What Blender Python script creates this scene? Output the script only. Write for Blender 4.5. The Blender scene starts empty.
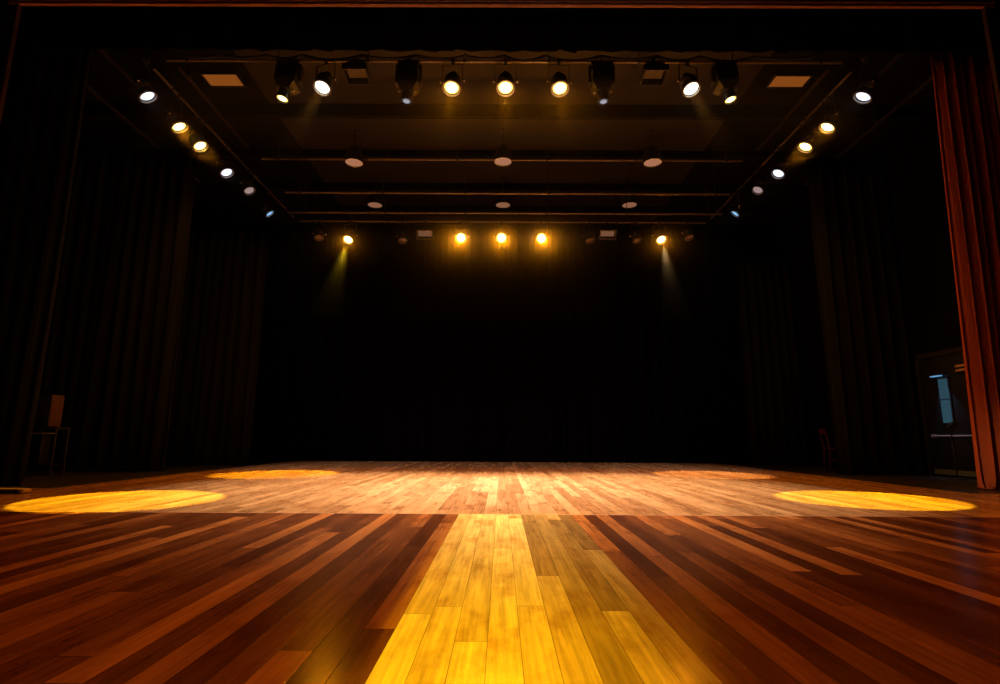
import bpy, bmesh, math, random
from mathutils import Vector, Matrix, Quaternion, Euler

random.seed(7)
S = bpy.context.scene
COL = S.collection
PI = math.pi

# ------------------------------------------------------------------ camera
H = 0.65
F = 540.0
PITCH = math.radians(10.08)
ROLL = math.radians(0.32)
YAW = math.radians(0.17)
cam_rot = (Matrix.Rotation(YAW, 3, 'Z') @ Matrix.Rotation(PI/2 + PITCH, 3, 'X') @ Matrix.Rotation(ROLL, 3, 'Z'))
CAM = Vector((0, 0, H))
cd = bpy.data.cameras.new('camera')
cd.sensor_fit = 'HORIZONTAL'; cd.sensor_width = 36.0
cd.lens = F/1000.0*36.0
cd.clip_start = 0.02; cd.clip_end = 200
cam = bpy.data.objects.new('camera', cd)
COL.objects.link(cam)
cam.matrix_world = Matrix.Translation(CAM) @ cam_rot.to_4x4()
S.camera = cam

def ray(px, py):
    return (cam_rot @ Vector(((px-500)/F, -(py-342)/F, -1.0))).normalized()
def at_y(px, py, Y):
    d = ray(px, py); return CAM + d*(Y/d.y)
def at_x(px, py, X):
    d = ray(px, py); return CAM + d*(X/d.x)
def at_z(px, py, Z):
    d = ray(px, py); return CAM + d*((Z-H)/d.z)

# ------------------------------------------------------------------ materials
def nt_new(name):
    m = bpy.data.materials.new(name); m.use_nodes = True
    t = m.node_tree; t.nodes.clear()
    return m, t
def N(t, typ, **kw):
    n = t.nodes.new(typ)
    for k, v in kw.items(): setattr(n, k, v)
    return n
def L(t, a, b): t.links.new(a, b)

def mat(name, col, rough=0.5, metal=0.0, var=0.25, scale=8.0, bump=0.0, stretch=(1,1,1), sheen=0.0, spec=0.5):
    m, t = nt_new(name)
    out = N(t, 'ShaderNodeOutputMaterial'); b = N(t, 'ShaderNodeBsdfPrincipled')
    L(t, b.outputs[0], out.inputs[0])
    tc = N(t, 'ShaderNodeTexCoord'); mp = N(t, 'ShaderNodeMapping')
    mp.inputs['Scale'].default_value = stretch
    L(t, tc.outputs['Object'], mp.inputs[0])
    nz = N(t, 'ShaderNodeTexNoise'); nz.inputs['Scale'].default_value = scale; nz.inputs['Detail'].default_value = 4
    L(t, mp.outputs[0], nz.inputs['Vector'])
    r = N(t, 'ShaderNodeValToRGB')
    r.color_ramp.elements[0].position = 0.3; r.color_ramp.elements[1].position = 0.75
    r.color_ramp.elements[0].color = (col[0]*(1-var), col[1]*(1-var), col[2]*(1-var), 1)
    r.color_ramp.elements[1].color = (min(1,col[0]*(1+var)), min(1,col[1]*(1+var)), min(1,col[2]*(1+var)), 1)
    L(t, nz.outputs['Fac'], r.inputs[0]); L(t, r.outputs[0], b.inputs['Base Color'])
    b.inputs['Roughness'].default_value = rough; b.inputs['Metallic'].default_value = metal
    b.inputs['Specular IOR Level'].default_value = spec
    if sheen: b.inputs['Sheen Weight'].default_value = sheen
    if bump:
        bp = N(t, 'ShaderNodeBump'); bp.inputs['Strength'].default_value = bump; bp.inputs['Distance'].default_value = 0.01
        L(t, nz.outputs['Fac'], bp.inputs['Height']); L(t, bp.outputs[0], b.inputs['Normal'])
    return m

def lamp_mat(name, core, edge, s_core, s_edge, r):
    """a lit lens: hot lamp behind the middle of the glass, dimmer towards the rim"""
    m, t = nt_new(name)
    out = N(t, 'ShaderNodeOutputMaterial'); e = N(t, 'ShaderNodeEmission')
    tc = N(t, 'ShaderNodeTexCoord'); ml = N(t, 'ShaderNodeVectorMath', operation='MULTIPLY'); ml.inputs[1].default_value = (1, 1, 0)
    L(t, tc.outputs['Object'], ml.inputs[0])
    ln = N(t, 'ShaderNodeVectorMath', operation='LENGTH'); L(t, ml.outputs[0], ln.inputs[0])
    mr = N(t, 'ShaderNodeMapRange', interpolation_type='SMOOTHSTEP'); mr.inputs['From Min'].default_value = 0.45*r; mr.inputs['From Max'].default_value = r
    L(t, ln.outputs['Value'], mr.inputs['Value'])
    mc = N(t, 'ShaderNodeMix', data_type='RGBA'); mc.inputs['A'].default_value = (*core, 1); mc.inputs['B'].default_value = (*edge, 1)
    L(t, mr.outputs[0], mc.inputs['Factor']); L(t, mc.outputs['Result'], e.inputs['Color'])
    ms = N(t, 'ShaderNodeMapRange'); ms.inputs['To Min'].default_value = s_core; ms.inputs['To Max'].default_value = s_edge
    L(t, mr.outputs[0], ms.inputs['Value']); L(t, ms.outputs[0], e.inputs['Strength'])
    L(t, e.outputs[0], out.inputs[0])
    return m

def glow_mat(name, col, strength, var=0.2, scale=(8, 8, 8)):
    m, t = nt_new(name)
    out = N(t, 'ShaderNodeOutputMaterial'); e = N(t, 'ShaderNodeEmission')
    tc = N(t, 'ShaderNodeTexCoord'); mp = N(t, 'ShaderNodeMapping'); mp.inputs['Scale'].default_value = scale
    nz = N(t, 'ShaderNodeTexNoise'); nz.inputs['Scale'].default_value = 3.0
    L(t, tc.outputs['Object'], mp.inputs[0]); L(t, mp.outputs[0], nz.inputs['Vector'])
    mr = N(t, 'ShaderNodeMapRange'); mr.inputs['To Min'].default_value = strength*(1-var); mr.inputs['To Max'].default_value = strength*(1+var)
    L(t, nz.outputs['Fac'], mr.inputs['Value']); L(t, mr.outputs[0], e.inputs['Strength'])
    e.inputs['Color'].default_value = (*col, 1)
    L(t, e.outputs[0], out.inputs[0])
    return m

M = {}
M['black_metal'] = mat('black_metal', (0.018, 0.018, 0.018), 0.42, 0.0, 0.3, 30)
M['dark_metal'] = mat('dark_metal', (0.05, 0.05, 0.05), 0.35, 0.6, 0.3, 30)
M['steel'] = mat('steel', (0.52, 0.50, 0.48), 0.4, 0.35, 0.2, 40)
M['pipe'] = mat('pipe_steel', (0.22, 0.17, 0.13), 0.38, 0.6, 0.35, 25)
M['rail'] = mat('dull_rail', (0.035, 0.026, 0.02), 0.5, 0.3, 0.3, 25)
M['rim'] = mat('rim_metal', (0.30, 0.28, 0.25), 0.35, 0.7, 0.2, 30)
M['black_cloth'] = mat('black_cloth', (0.006, 0.006, 0.005), 1.0, 0, 0.25, 60, spec=0.02)
M['charcoal_cloth'] = mat('charcoal_cloth', (0.011, 0.0112, 0.011), 1.0, 0, 0.25, 60, spec=0.03)
M['back_cloth'] = mat('back_cloth', (0.0025, 0.0018, 0.0014), 1.0, 0, 0.25, 60, spec=0.02)
M['red_cloth'] = mat('red_velvet', (0.26, 0.052, 0.018), 0.95, 0, 0.2, 60, spec=0.05)
M['wall_black'] = mat('black_paint_wall', (0.004, 0.004, 0.0035), 1.0, 0, 0.3, 3, spec=0.02)
M['ceiling'] = mat('dark_brown_ceiling', (0.011, 0.0055, 0.003), 0.7, 0, 0.25, 2.0, stretch=(0.6, 6, 1))
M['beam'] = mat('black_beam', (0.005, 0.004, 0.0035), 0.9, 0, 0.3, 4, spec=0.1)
M['prosc'] = mat('proscenium_paint', (0.03, 0.006, 0.004), 0.8, 0, 0.3, 3)
M['trim'] = mat('mahogany_trim', (0.26, 0.10, 0.055), 0.45, 0, 0.35, 3, stretch=(0.4, 20, 20))
M['side_floor'] = mat('black_stage_floor', (0.030, 0.026, 0.024), 0.30, 0, 0.3, 5, bump=0.02)
M['brown_wood'] = mat('brown_wood_panel', (0.11, 0.045, 0.018), 0.5, 0, 0.4, 3, stretch=(14, 14, 1))
M['chair_wood'] = mat('red_brown_wood', (0.14, 0.035, 0.02), 0.5, 0, 0.3, 6, stretch=(6, 6, 1))
M['rubber'] = mat('black_rubber', (0.012, 0.012, 0.012), 0.7)
M['kick'] = mat('blue_lit_plate', (0.24, 0.36, 0.58), 0.4, 0.2, 0.2, 20)  # blue of the door lamp put into the plate's colour
M['tan'] = mat('tan_metal', (0.50, 0.30, 0.18), 0.5, 0, 0.15, 20)
M['door'] = mat('dark_door_paint', (0.006, 0.008, 0.010), 0.5, 0, 0.2, 4)
M['unlit_glass'] = mat('unlit_lens_glass', (0.35, 0.26, 0.24), 0.25, 0, 0.15, 30)
M['silver'] = mat('silver_reflector', (0.6, 0.58, 0.6), 0.25, 0.8, 0.1, 20)
M['flood_in'] = mat('flood_reflector', (0.45, 0.20, 0.08), 0.5, 0.2, 0.25, 6)
M['white_edge'] = mat('white_edge_tape', (0.62, 0.55, 0.48), 0.5, 0, 0.1, 20)

R_LENS = 0.112
AMB = (1.0, 0.62, 0.12)
M['lens_amber'] = lamp_mat('lit_amber_lens', (1.0, 0.86, 0.50), (1.0, 0.55, 0.06), 9.0, 3.5, R_LENS)
M['lens_amber_back'] = lamp_mat('lit_bright_amber_lens', (1.0, 0.88, 0.55), (1.0, 0.62, 0.08), 12.0, 5.0, R_LENS)
M['lens_warm'] = lamp_mat('lit_warm_white_lens', (1.0, 0.95, 0.85), (1.0, 0.86, 0.62), 9.0, 4.0, R_LENS)
M['lens_cool'] = lamp_mat('lit_cool_white_lens', (0.86, 0.90, 1.0), (0.72, 0.76, 0.95), 3.0, 1.0, R_LENS)
M['lens_dim'] = glow_mat('faintly_lit_pink_lens', (0.62, 0.42, 0.40), 0.55)
M['lens_blue'] = glow_mat('faint_blue_lens', (0.35, 0.65, 1.0), 1.1)
M['lens_profile_amber'] = lamp_mat('lit_profile_amber_lens', (1.0, 0.85, 0.5), (1.0, 0.6, 0.05), 4.0, 2.0, 0.085)
M['lens_profile_white'] = lamp_mat('pale_grey_lens', (0.75, 0.72, 0.85), (0.5, 0.45, 0.5), 0.5, 0.02, 0.075)
M['disc'] = glow_mat('dim_peach_diffuser', (0.62, 0.25, 0.13), 0.62, 0.35)
M['disc_far'] = glow_mat('dim_rose_diffuser', (0.45, 0.19, 0.10), 0.52, 0.25)
M['panel'] = glow_mat('warm_orange_panel', (0.56, 0.15, 0.020), 0.40, 0.3, (1, 24, 1))
M['panel_flood'] = glow_mat('flood_reflection_glow', (0.42, 0.12, 0.02), 0.16, 0.35, (4, 4, 4))  # warm reflection inside the tray, put in as a weak glow
M['panel_far'] = glow_mat('dim_ribbed_panel', (0.42, 0.18, 0.09), 0.42, 0.4, (30, 1, 1))
M['door_glass'] = glow_mat('blue_lit_door_glass', (0.10, 0.26, 0.36), 0.22, 0.35, (3, 3, 6))
M['blue_lamp'] = glow_mat('blue_work_lamp', (0.16, 0.45, 0.75), 0.7, 0.3)

# -------- stage boards
SEAM = 4.87
def wood_floor():
    m, t = nt_new('stage_boards')
    out = N(t, 'ShaderNodeOutputMaterial'); b = N(t, 'ShaderNodeBsdfPrincipled'); L(t, b.outputs[0], out.inputs[0])
    tc = N(t, 'ShaderNodeTexCoord'); sp = N(t, 'ShaderNodeSeparateXYZ'); L(t, tc.outputs['Object'], sp.inputs[0])
    def mth(op, a, b2=None, c=None, clamp=False):
        n = N(t, 'ShaderNodeMath', operation=op, use_clamp=clamp)
        for i, v in enumerate((a, b2, c)):
            if v is None: continue
            if isinstance(v, (int, float)): n.inputs[i].default_value = v
            else: L(t, v, n.inputs[i])
        return n.outputs[0]
    W = 0.107
    X, Y = sp.outputs[0], sp.outputs[1]
    back = mth('GREATER_THAN', Y, SEAM)
    xs = mth('DIVIDE', mth('ADD', X, 0.362), W)
    row = mth('FLOOR', xs); fx = mth('FRACT', xs)
    rowid = mth('ADD', row, mth('MULTIPLY', back, 517.0))
    w1 = N(t, 'ShaderNodeTexWhiteNoise', noise_dimensions='1D'); L(t, rowid, w1.inputs['W'])
    LEN = 2.35
    ys = mth('ADD', mth('DIVIDE', Y, LEN), mth('MULTIPLY', w1.outputs['Value'], 7.0))
    colr = mth('FLOOR', ys); fy = mth('FRACT', ys)
    cv = N(t, 'ShaderNodeCombineXYZ'); L(t, rowid, cv.inputs[0]); L(t, colr, cv.inputs[1])
    w2 = N(t, 'ShaderNodeTexWhiteNoise', noise_dimensions='2D'); L(t, cv.outputs[0], w2.inputs['Vector'])
    rnd = w2.outputs['Value']
    ramp = N(t, 'ShaderNodeValToRGB'); cr = ramp.color_ramp
    cr.elements[0].position = 0.0; cr.elements[0].color = (0.085, 0.021, 0.006, 1)
    cr.elements[1].position = 1.0; cr.elements[1].color = (0.44, 0.155, 0.042, 1)
    for p, c in ((0.35, (0.12, 0.033, 0.009, 1)), (0.62, (0.19, 0.056, 0.015, 1)), (0.84, (0.29, 0.092, 0.025, 1))):
        e = cr.elements.new(p); e.color = c
    L(t, rnd, ramp.inputs[0])
    # boards behind the seam are newer and lighter
    ramp2 = N(t, 'ShaderNodeValToRGB'); cr = ramp2.color_ramp
    cr.elements[0].color = (0.29, 0.128, 0.050, 1); cr.elements[1].color = (0.50, 0.265, 0.12, 1)
    L(t, rnd, ramp2.inputs[0])
    mixb = N(t, 'ShaderNodeMix', data_type='RGBA'); L(t, back, mixb.inputs['Factor']); L(t, ramp.outputs[0], mixb.inputs['A']); L(t, ramp2.outputs[0], mixb.inputs['B'])
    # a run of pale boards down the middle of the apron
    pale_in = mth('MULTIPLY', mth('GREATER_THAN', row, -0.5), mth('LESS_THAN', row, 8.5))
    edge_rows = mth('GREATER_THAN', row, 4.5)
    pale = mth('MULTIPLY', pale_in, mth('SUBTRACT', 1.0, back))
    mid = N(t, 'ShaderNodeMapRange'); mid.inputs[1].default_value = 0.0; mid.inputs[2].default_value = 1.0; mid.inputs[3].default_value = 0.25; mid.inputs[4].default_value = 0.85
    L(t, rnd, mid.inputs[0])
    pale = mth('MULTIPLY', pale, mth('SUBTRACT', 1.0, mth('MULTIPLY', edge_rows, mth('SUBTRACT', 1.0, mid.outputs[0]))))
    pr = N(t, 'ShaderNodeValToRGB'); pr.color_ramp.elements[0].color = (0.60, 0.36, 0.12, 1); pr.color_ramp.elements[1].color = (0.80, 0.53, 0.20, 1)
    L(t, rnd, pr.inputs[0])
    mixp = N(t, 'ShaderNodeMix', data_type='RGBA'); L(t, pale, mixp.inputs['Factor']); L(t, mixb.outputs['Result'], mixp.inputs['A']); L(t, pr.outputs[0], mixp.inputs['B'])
    # grain and wear
    def noise(sx, sy, scale, detail, rough=0.55):
        mp = N(t, 'ShaderNodeMapping'); mp.inputs['Scale'].default_value = (sx, sy, 1)
        cmb = N(t, 'ShaderNodeCombineXYZ')
        L(t, X, cmb.inputs[0]); L(t, Y, cmb.inputs[1]); L(t, mth('MULTIPLY', rnd, 9.0), cmb.inputs[2])
        L(t, cmb.outputs[0], mp.inputs[0])
        n = N(t, 'ShaderNodeTexNoise'); n.inputs['Scale'].default_value = scale; n.inputs['Detail'].default_value = detail; n.inputs['Roughness'].default_value = rough
        L(t, mp.outputs[0], n.inputs['Vector']); return n.outputs['Fac']
    g1 = noise(70, 2.2, 1.0, 5, 0.6)
    g2 = noise(14, 1.2, 1.0, 4)
    st = noise(5.5, 2.6, 1.0, 5, 0.62)
    def mr(v, a, b2, c, d):
        n = N(t, 'ShaderNodeMapRange'); n.inputs[1].default_value = a; n.inputs[2].default_value = b2; n.inputs[3].default_value = c; n.inputs[4].default_value = d
        L(t, v, n.inputs[0]); return n.outputs[0]
    k = mth('MULTIPLY', mr(g1, 0.3, 0.7, 0.72, 1.22), mr(g2, 0.3, 0.7, 0.78, 1.2))
    stain = mr(st, 0.30, 0.52, 0.85, 0.0)
    # gaps between boards
    ex = mth('MULTIPLY', mth('MINIMUM', fx, mth('SUBTRACT', 1.0, fx)), W)
    ey = mth('MULTIPLY', mth('MINIMUM', fy, mth('SUBTRACT', 1.0, fy)), LEN)
    gx = mr(ex, 0.0004, 0.0016, 0.25, 1.0); gy = mr(ey, 0.0006, 0.0022, 0.2, 1.0)
    gap = mth('MULTIPLY', gx, gy)
    k = mth('MULTIPLY', k, gap)
    dk = N(t, 'ShaderNodeVectorMath', operation='MULTIPLY'); L(t, mixp.outputs['Result'], dk.inputs[0]); dk.inputs[1].default_value = (0.62, 0.46, 0.34)
    mst = N(t, 'ShaderNodeMix', data_type='RGBA'); L(t, stain, mst.inputs['Factor']); L(t, mixp.outputs['Result'], mst.inputs['A']); L(t, dk.outputs[0], mst.inputs['B'])
    mul = N(t, 'ShaderNodeVectorMath', operation='SCALE'); L(t, mst.outputs['Result'], mul.inputs[0]); L(t, k, mul.inputs['Scale'])
    # join strip across the stage
    sd = mth('ABSOLUTE', mth('SUBTRACT', Y, SEAM))
    seam = mth('LESS_THAN', sd, 0.012)
    ms = N(t, 'ShaderNodeMix', data_type='RGBA'); L(t, seam, ms.inputs['Factor']); L(t, mul.outputs[0], ms.inputs['A']); ms.inputs['B'].default_value = (0.42, 0.24, 0.13, 1)
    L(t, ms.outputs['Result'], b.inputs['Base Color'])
    b.inputs['Roughness'].default_value = 0.20
    b.inputs['Specular IOR Level'].default_value = 0.08
    bp = N(t, 'ShaderNodeBump'); bp.inputs['Strength'].default_value = 0.12; bp.inputs['Distance'].default_value = 0.002
    L(t, gap, bp.inputs['Height']); L(t, bp.outputs[0], b.inputs['Normal'])
    return m
M['boards'] = wood_floor()

# ------------------------------------------------------------------ mesh helpers
def link(name, bm, m, parent=None, matrix=None, smooth=True, mods=()):
    me = bpy.data.meshes.new(name)
    bmesh.ops.recalc_face_normals(bm, faces=bm.faces[:])
    bm.to_mesh(me); bm.free()
    if smooth:
        for p in me.polygons: p.use_smooth = True
        try: me.set_sharp_from_angle(angle=math.radians(35))
        except Exception: pass
    me.materials.append(m)
    o = bpy.data.objects.new(name, me); COL.objects.link(o)
    if parent is not None: o.parent = parent
    if matrix is not None: o.matrix_local = matrix
    return o
def B(): return bmesh.new()
def box(bm, c, s, rot=None, bev=0.0):
    r = bmesh.ops.create_cube(bm, size=1.0)
    vs = r['verts']
    bmesh.ops.scale(bm, vec=Vector(s), verts=vs)
    if bev > 0:
        es = list({e for v in vs for e in v.link_edges})
        rb = bmesh.ops.bevel(bm, geom=es, offset=bev, segments=2, affect='EDGES', profile=0.5)
        vs = list({v for f in rb['faces'] for v in f.verts} | {v for v in vs if v.is_valid})
    if rot is not None: bmesh.ops.rotate(bm, cent=(0, 0, 0), matrix=rot, verts=vs)
    bmesh.ops.translate(bm, vec=Vector(c), verts=vs)
    return vs
def lathe(bm, prof, seg=28, axis=None, closed=False):
    """prof: list of (r, z); spun around z"""
    rings = []
    for r, z in prof:
        if r < 1e-6: rings.append([bm.verts.new((0, 0, z))])
        else: rings.append([bm.verts.new((r*math.cos(2*PI*i/seg), r*math.sin(2*PI*i/seg), z)) for i in range(seg)])
    pairs = list(zip(rings[:-1], rings[1:]))
    if closed: pairs.append((rings[-1], rings[0]))
    for a, c in pairs:
        for i in range(seg):
            j = (i+1) % seg
            if len(a) == 1 and len(c) == 1: continue
            if len(a) == 1: bm.faces.new((a[0], c[i], c[j]))
            elif len(c) == 1: bm.faces.new((a[i], a[j], c[0]))
            else: bm.faces.new((a[i], a[j], c[j], c[i]))
    vs = [v for r in rings for v in r]
    return vs
def tube(bm, pts, r, seg=8, caps=True):
    pts = [Vector(p) for p in pts]
    rings = []; n = len(pts)
    up0 = None
    for i, p in enumerate(pts):
        d = (pts[min(i+1, n-1)] - pts[max(i-1, 0)]).normalized()
        if up0 is None:
            up0 = Vector((0, 0, 1)) if abs(d.z) < 0.9 else Vector((1, 0, 0))
        a = d.cross(up0).normalized(); c = a.cross(d).normalized(); up0 = c
        rr = r[i] if isinstance(r, (list, tuple)) else r
        rings.append([bm.verts.new(p + a*rr*math.cos(2*PI*k/seg) + c*rr*math.sin(2*PI*k/seg)) for k in range(seg)])
    for a, c in zip(rings[:-1], rings[1:]):
        for k in range(seg):
            j = (k+1) % seg
            bm.faces.new((a[k], a[j], c[j], c[k]))
    if caps:
        bm.faces.new(rings[0][::-1]); bm.faces.new(rings[-1])
def frustum(bm, s0, z0, s1, z1, y0=0.0, y1=0.0):
    """box tapering from size s0 at z0 to s1 at z1"""
    v = []
    for (s, z, y) in ((s0, z0, y0), (s1, z1, y1)):
        for sx, sy in ((-1, -1), (1, -1), (1, 1), (-1, 1)):
            v.append(bm.verts.new((sx*s[0]/2, y + sy*s[1]/2, z)))
    bm.faces.new(v[0:4][::-1]); bm.faces.new(v[4:8])
    for i in range(4):
        j = (i+1) % 4
        bm.faces.new((v[i], v[j], v[4+j], v[4+i]))
    return v
def set_meta(o, label, cat, group=None):
    o['label'] = label; o['category'] = cat
    if group: o['group'] = group
def empty(name, loc, label, cat, group=None, rot=None):
    o = bpy.data.objects.new(name, None); COL.objects.link(o)
    o.empty_display_size = 0.1
    o.location = loc
    if rot: o.rotation_euler = rot
    set_meta(o, label, cat, group)
    return o
def structure(name, bm, m, parent=None, smooth=False):
    o = link(name, bm, m, parent, smooth=smooth)
    if parent is None: o['kind'] = 'structure'
    return o

# ------------------------------------------------------------------ the room
LX, RX, BY, CZ = -9.2, 8.0, 15.4, 7.0
PY = 6.63
b = B(); box(b, ((LX+RX)/2, 6.2, -0.06), (RX-LX+2.4, 18.6, 0.12)); structure('floor', b, M['boards'])
WL, WR = -5.62, 5.86
yb0 = PY + 0.35
b = B(); box(b, ((LX+WL)/2, (yb0+BY)/2, 0.003), (WL-LX, BY-yb0, 0.006)); structure('floor_left', b, M['side_floor'])
b = B(); box(b, ((RX+WR)/2, (yb0+BY)/2, 0.003), (RX-WR, BY-yb0, 0.006)); structure('floor_right', b, M['side_floor'])
CWL, CWR = -4.5, 4.5
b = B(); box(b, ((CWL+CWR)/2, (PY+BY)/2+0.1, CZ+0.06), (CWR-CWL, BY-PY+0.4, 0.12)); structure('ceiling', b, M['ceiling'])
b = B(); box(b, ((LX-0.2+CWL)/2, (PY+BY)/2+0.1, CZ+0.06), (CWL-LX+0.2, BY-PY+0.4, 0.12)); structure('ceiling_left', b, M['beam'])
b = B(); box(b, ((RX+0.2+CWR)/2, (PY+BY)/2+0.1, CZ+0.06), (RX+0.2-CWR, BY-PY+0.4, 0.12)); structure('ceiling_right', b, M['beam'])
b = B(); box(b, (LX-0.1, (PY+BY)/2+0.2, CZ/2), (0.2, BY-PY+0.4, CZ)); structure('wall_left', b, M['wall_black'])
b = B(); box(b, (RX+0.1, (PY+BY)/2+0.2, CZ/2), (0.2, BY-PY+0.4, CZ)); structure('wall_right', b, M['wall_black'])
b = B(); box(b, ((LX+RX)/2, BY+0.1, CZ/2), (RX-LX, 0.2, CZ)); structure('wall_back', b, M['wall_black'])
# proscenium arch
TY = PY-0.13
HZ = at_y(500, 6.6, TY).z
JL = at_y(18, 18, TY).x; JR = at_y(985, 22, TY).x
b = B()
box(b, ((LX-3+JL-0.2)/2, PY-0.03, 4.6), (JL-0.2-(LX-3), 0.12, 9.2))
box(b, ((RX+4+JR+0.2)/2, PY-0.03, 4.6), (RX+4-JR-0.2, 0.12, 9.2))
box(b, ((JL+JR)/2, PY-0.03, (HZ+0.3+9.2)/2), (JR-JL+0.4, 0.12, 9.2-HZ-0.3))
structure('wall_front', b, M['prosc'])
b = B()
for dy, dz, hh, ww in ((0.02, 0.30, 0.46, 0.05), (-0.005, 0.012, 0.024, 0.05), (0.008, 0.036, 0.022, 0.05), (-0.012, 0.060, 0.026, 0.05), (0.0, 0.088, 0.026, 0.05)):
    box(b, ((JL+JR)/2, TY+dy, HZ+dz), (JR-JL+0.3, ww, hh), bev=0.006)
structure('trim_1', b, M['trim'])
for nm, xx, sg in (('trim_2', JL, -1), ('trim_3', JR, 1)):
    b = B()
    box(b, (xx+sg*0.12, TY+0.02, HZ/2-0.001), (0.20, 0.05, HZ-0.002), bev=0.006)
    box(b, (xx+sg*0.02, TY, HZ/2-0.001), (0.04, 0.06, HZ-0.002), bev=0.006)
    structure(nm, b, M['prosc'])
# ceiling beams running across the stage
def zline(py, z): return at_z(500, py, z).y
for ya, yb_ in ((104, 119.5), (150, 158.5), (183, 191), (206, 213)):
    y0 = zline(ya, CZ); y1 = y0+0.10; zb_ = at_y(500, yb_, y1).z
    b = B(); box(b, ((LX+RX)/2, (y0+y1)/2, (zb_+CZ)/2), (RX-LX, y1-y0, CZ-zb_), bev=0.008)
    structure('ceiling_beam', b, M['beam'])

# ------------------------------------------------------------------ drapes
def drape(name, x0, x1, y, z0, z1, m, label, cat, fold=0.16, amp=0.055, seed=1, group=None, flare=1.0, lean=0.0, thick=0.012, hem=True):
    rnd = random.Random(seed)
    n = max(2, int(round(abs(x1-x0)/fold)))
    sub = 8
    nu = n*sub
    ph = [rnd.uniform(-0.5, 0.5) for _ in range(n+2)]
    am = [rnd.uniform(0.55, 1.25) for _ in range(n+2)]
    zs = [z0, z0+0.03, z0+0.10, z0+0.22, z0+0.5] + [z0+0.5+(z1-z0-0.5)*k/10 for k in range(1, 11)]
    bm = bmesh.new(); grid = []
    for zi, z in enumerate(zs):
        f = (z-z0)/(z1-z0); rowv = []
        for i in range(nu+1):
            u = i/sub; k = int(min(u, n-1)); fr = u-k
            aa = am[k]*(1-fr)+am[k+1]*fr; pp = ph[k]*(1-fr)+ph[k+1]*fr
            a = amp*aa*(1.15-0.45*f)
            yy = y + a*math.sin(2*PI*u + pp + 0.5*math.sin(3*f+k)) + 0.3*a*math.sin(4*PI*u+pp*2)
            xx = x0+(x1-x0)*i/nu + 0.035*math.sin(2.2*f+pp*3)*(1-f) + 0.3*fold*0.3*math.sin(4*PI*u+pp)
            xx += lean*f
            if z < z0+0.12:
                k2 = (1-(z-z0)/0.12)
                yy += flare*0.03*k2*math.sin(2*PI*u*1.7+seed); xx += flare*0.02*k2*math.sin(2*PI*u*1.3+1+seed)
            rowv.append(bm.verts.new((xx, yy, z)))
        grid.append(rowv)
    for a, c in zip(grid[:-1], grid[1:]):
        for i in range(nu):
            bm.faces.new((a[i], a[i+1], c[i+1], c[i]))
    o = link(name, bm, m)
    md = o.modifiers.new('cloth_thickness', 'SOLIDIFY'); md.thickness = thick; md.offset = 0
    set_meta(o, label, cat, group)
    return o

LEGZ = 6.55
# side legs; inner edges placed where the photograph shows them meet the floor
gx = lambda px, py: at_z(px, py, 0.0)
c1, c2, c3 = gx(21, 487.5), gx(160.5, 472), gx(248.5, 465.5)
d1, d2, d3 = gx(979, 490.5), gx(838.5, 475), gx(750.5, 464.8)
drape('curtain', c1.x, -9.1, c1.y, 0.02, LEGZ, M['charcoal_cloth'], 'charcoal stage curtain beside the floor bar, hiding part of the equipment cart', 'curtain', 0.21, 0.06, 3)
drape('curtain', c2.x, -9.15, c2.y, 0.02, LEGZ-0.1, M['charcoal_cloth'], 'tall black masking curtain hanging upstage of the equipment cart', 'curtain', 0.24, 0.07, 5)
drape('curtain', c3.x, -9.15, c3.y, 0.02, LEGZ-0.9, M['charcoal_cloth'], 'deepest black masking curtain on the equipment cart side, next to the back drape', 'curtain', 0.24, 0.07, 8)
drape('curtain', d1.x+0.05, 7.9, d1.y, 0.02, LEGZ, M['red_cloth'], 'rust red velvet stage curtain with deep vertical folds', 'curtain', 0.135, 0.10, 12, flare=1.6, lean=0.2)
drape('curtain', d2.x, 7.95, d2.y, 0.02, LEGZ-0.1, M['charcoal_cloth'], 'black masking curtain hanging in front of the wooden chair', 'curtain', 0.25, 0.07, 15)
drape('curtain', d3.x, 7.95, d3.y, 0.02, LEGZ-0.9, M['charcoal_cloth'], 'deepest black masking curtain, behind the wooden chair', 'curtain', 0.24, 0.07, 18)
drape('back_curtain', -8.9, 7.9, 15.2, 0.02, 6.75, M['back_cloth'], 'full width black backdrop curtain closing the rear of the stage', 'curtain', 0.34, 0.06, 21)
# border above the front pipe
BDY = 6.86
bz = at_y(500, 51, BDY).z
drape('border_curtain', -9.1, 7.95, BDY, bz, CZ-0.02, M['black_cloth'], 'wide black border curtain hanging under the wooden arch header', 'curtain', 0.5, 0.02, 25, flare=0.4)

# curtain tracks running up and down stage on either side
def rail_x(px0, py0, z):
    return at_z(px0, py0, z)
def track(x, y0, y1, z, label):
    r = empty('curtain_rail', (x, y0, z), label, 'rail', 'curtain rails under the ceiling')
    bm = B(); box(bm, (0, (y1-y0)/2, 0), (0.035, y1-y0, 0.03)); box(bm, (0, (y1-y0)/2, 0.03), (0.015, y1-y0, 0.03)); link('track', bm, M['rail'], r)
    k = 0; yy = 0.3
    while yy < y1-y0:
        bm = B(); tube(bm, [(0, yy, 0.045), (0, yy, CZ-z-0.002)], 0.012); box(bm, (0, yy, 0.053), (0.07, 0.06, 0.012)); link('bracket', bm, M['black_metal'], r)
        yy += 1.5
TZ = 6.55
p0 = at_z(76, 78, TZ); p1 = at_z(214, 193, TZ)
track(p0.x, max(p0.y, 7.3), 11.9, TZ, 'dim outer curtain rail over the equipment cart wing')
p0 = at_z(105, 55, 6.6)
track(p0.x, 7.35, 8.75, 6.6, 'short bright rail between the side pipe and curtain rail, cart side')
p0 = at_z(172, 60, 6.7)
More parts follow.
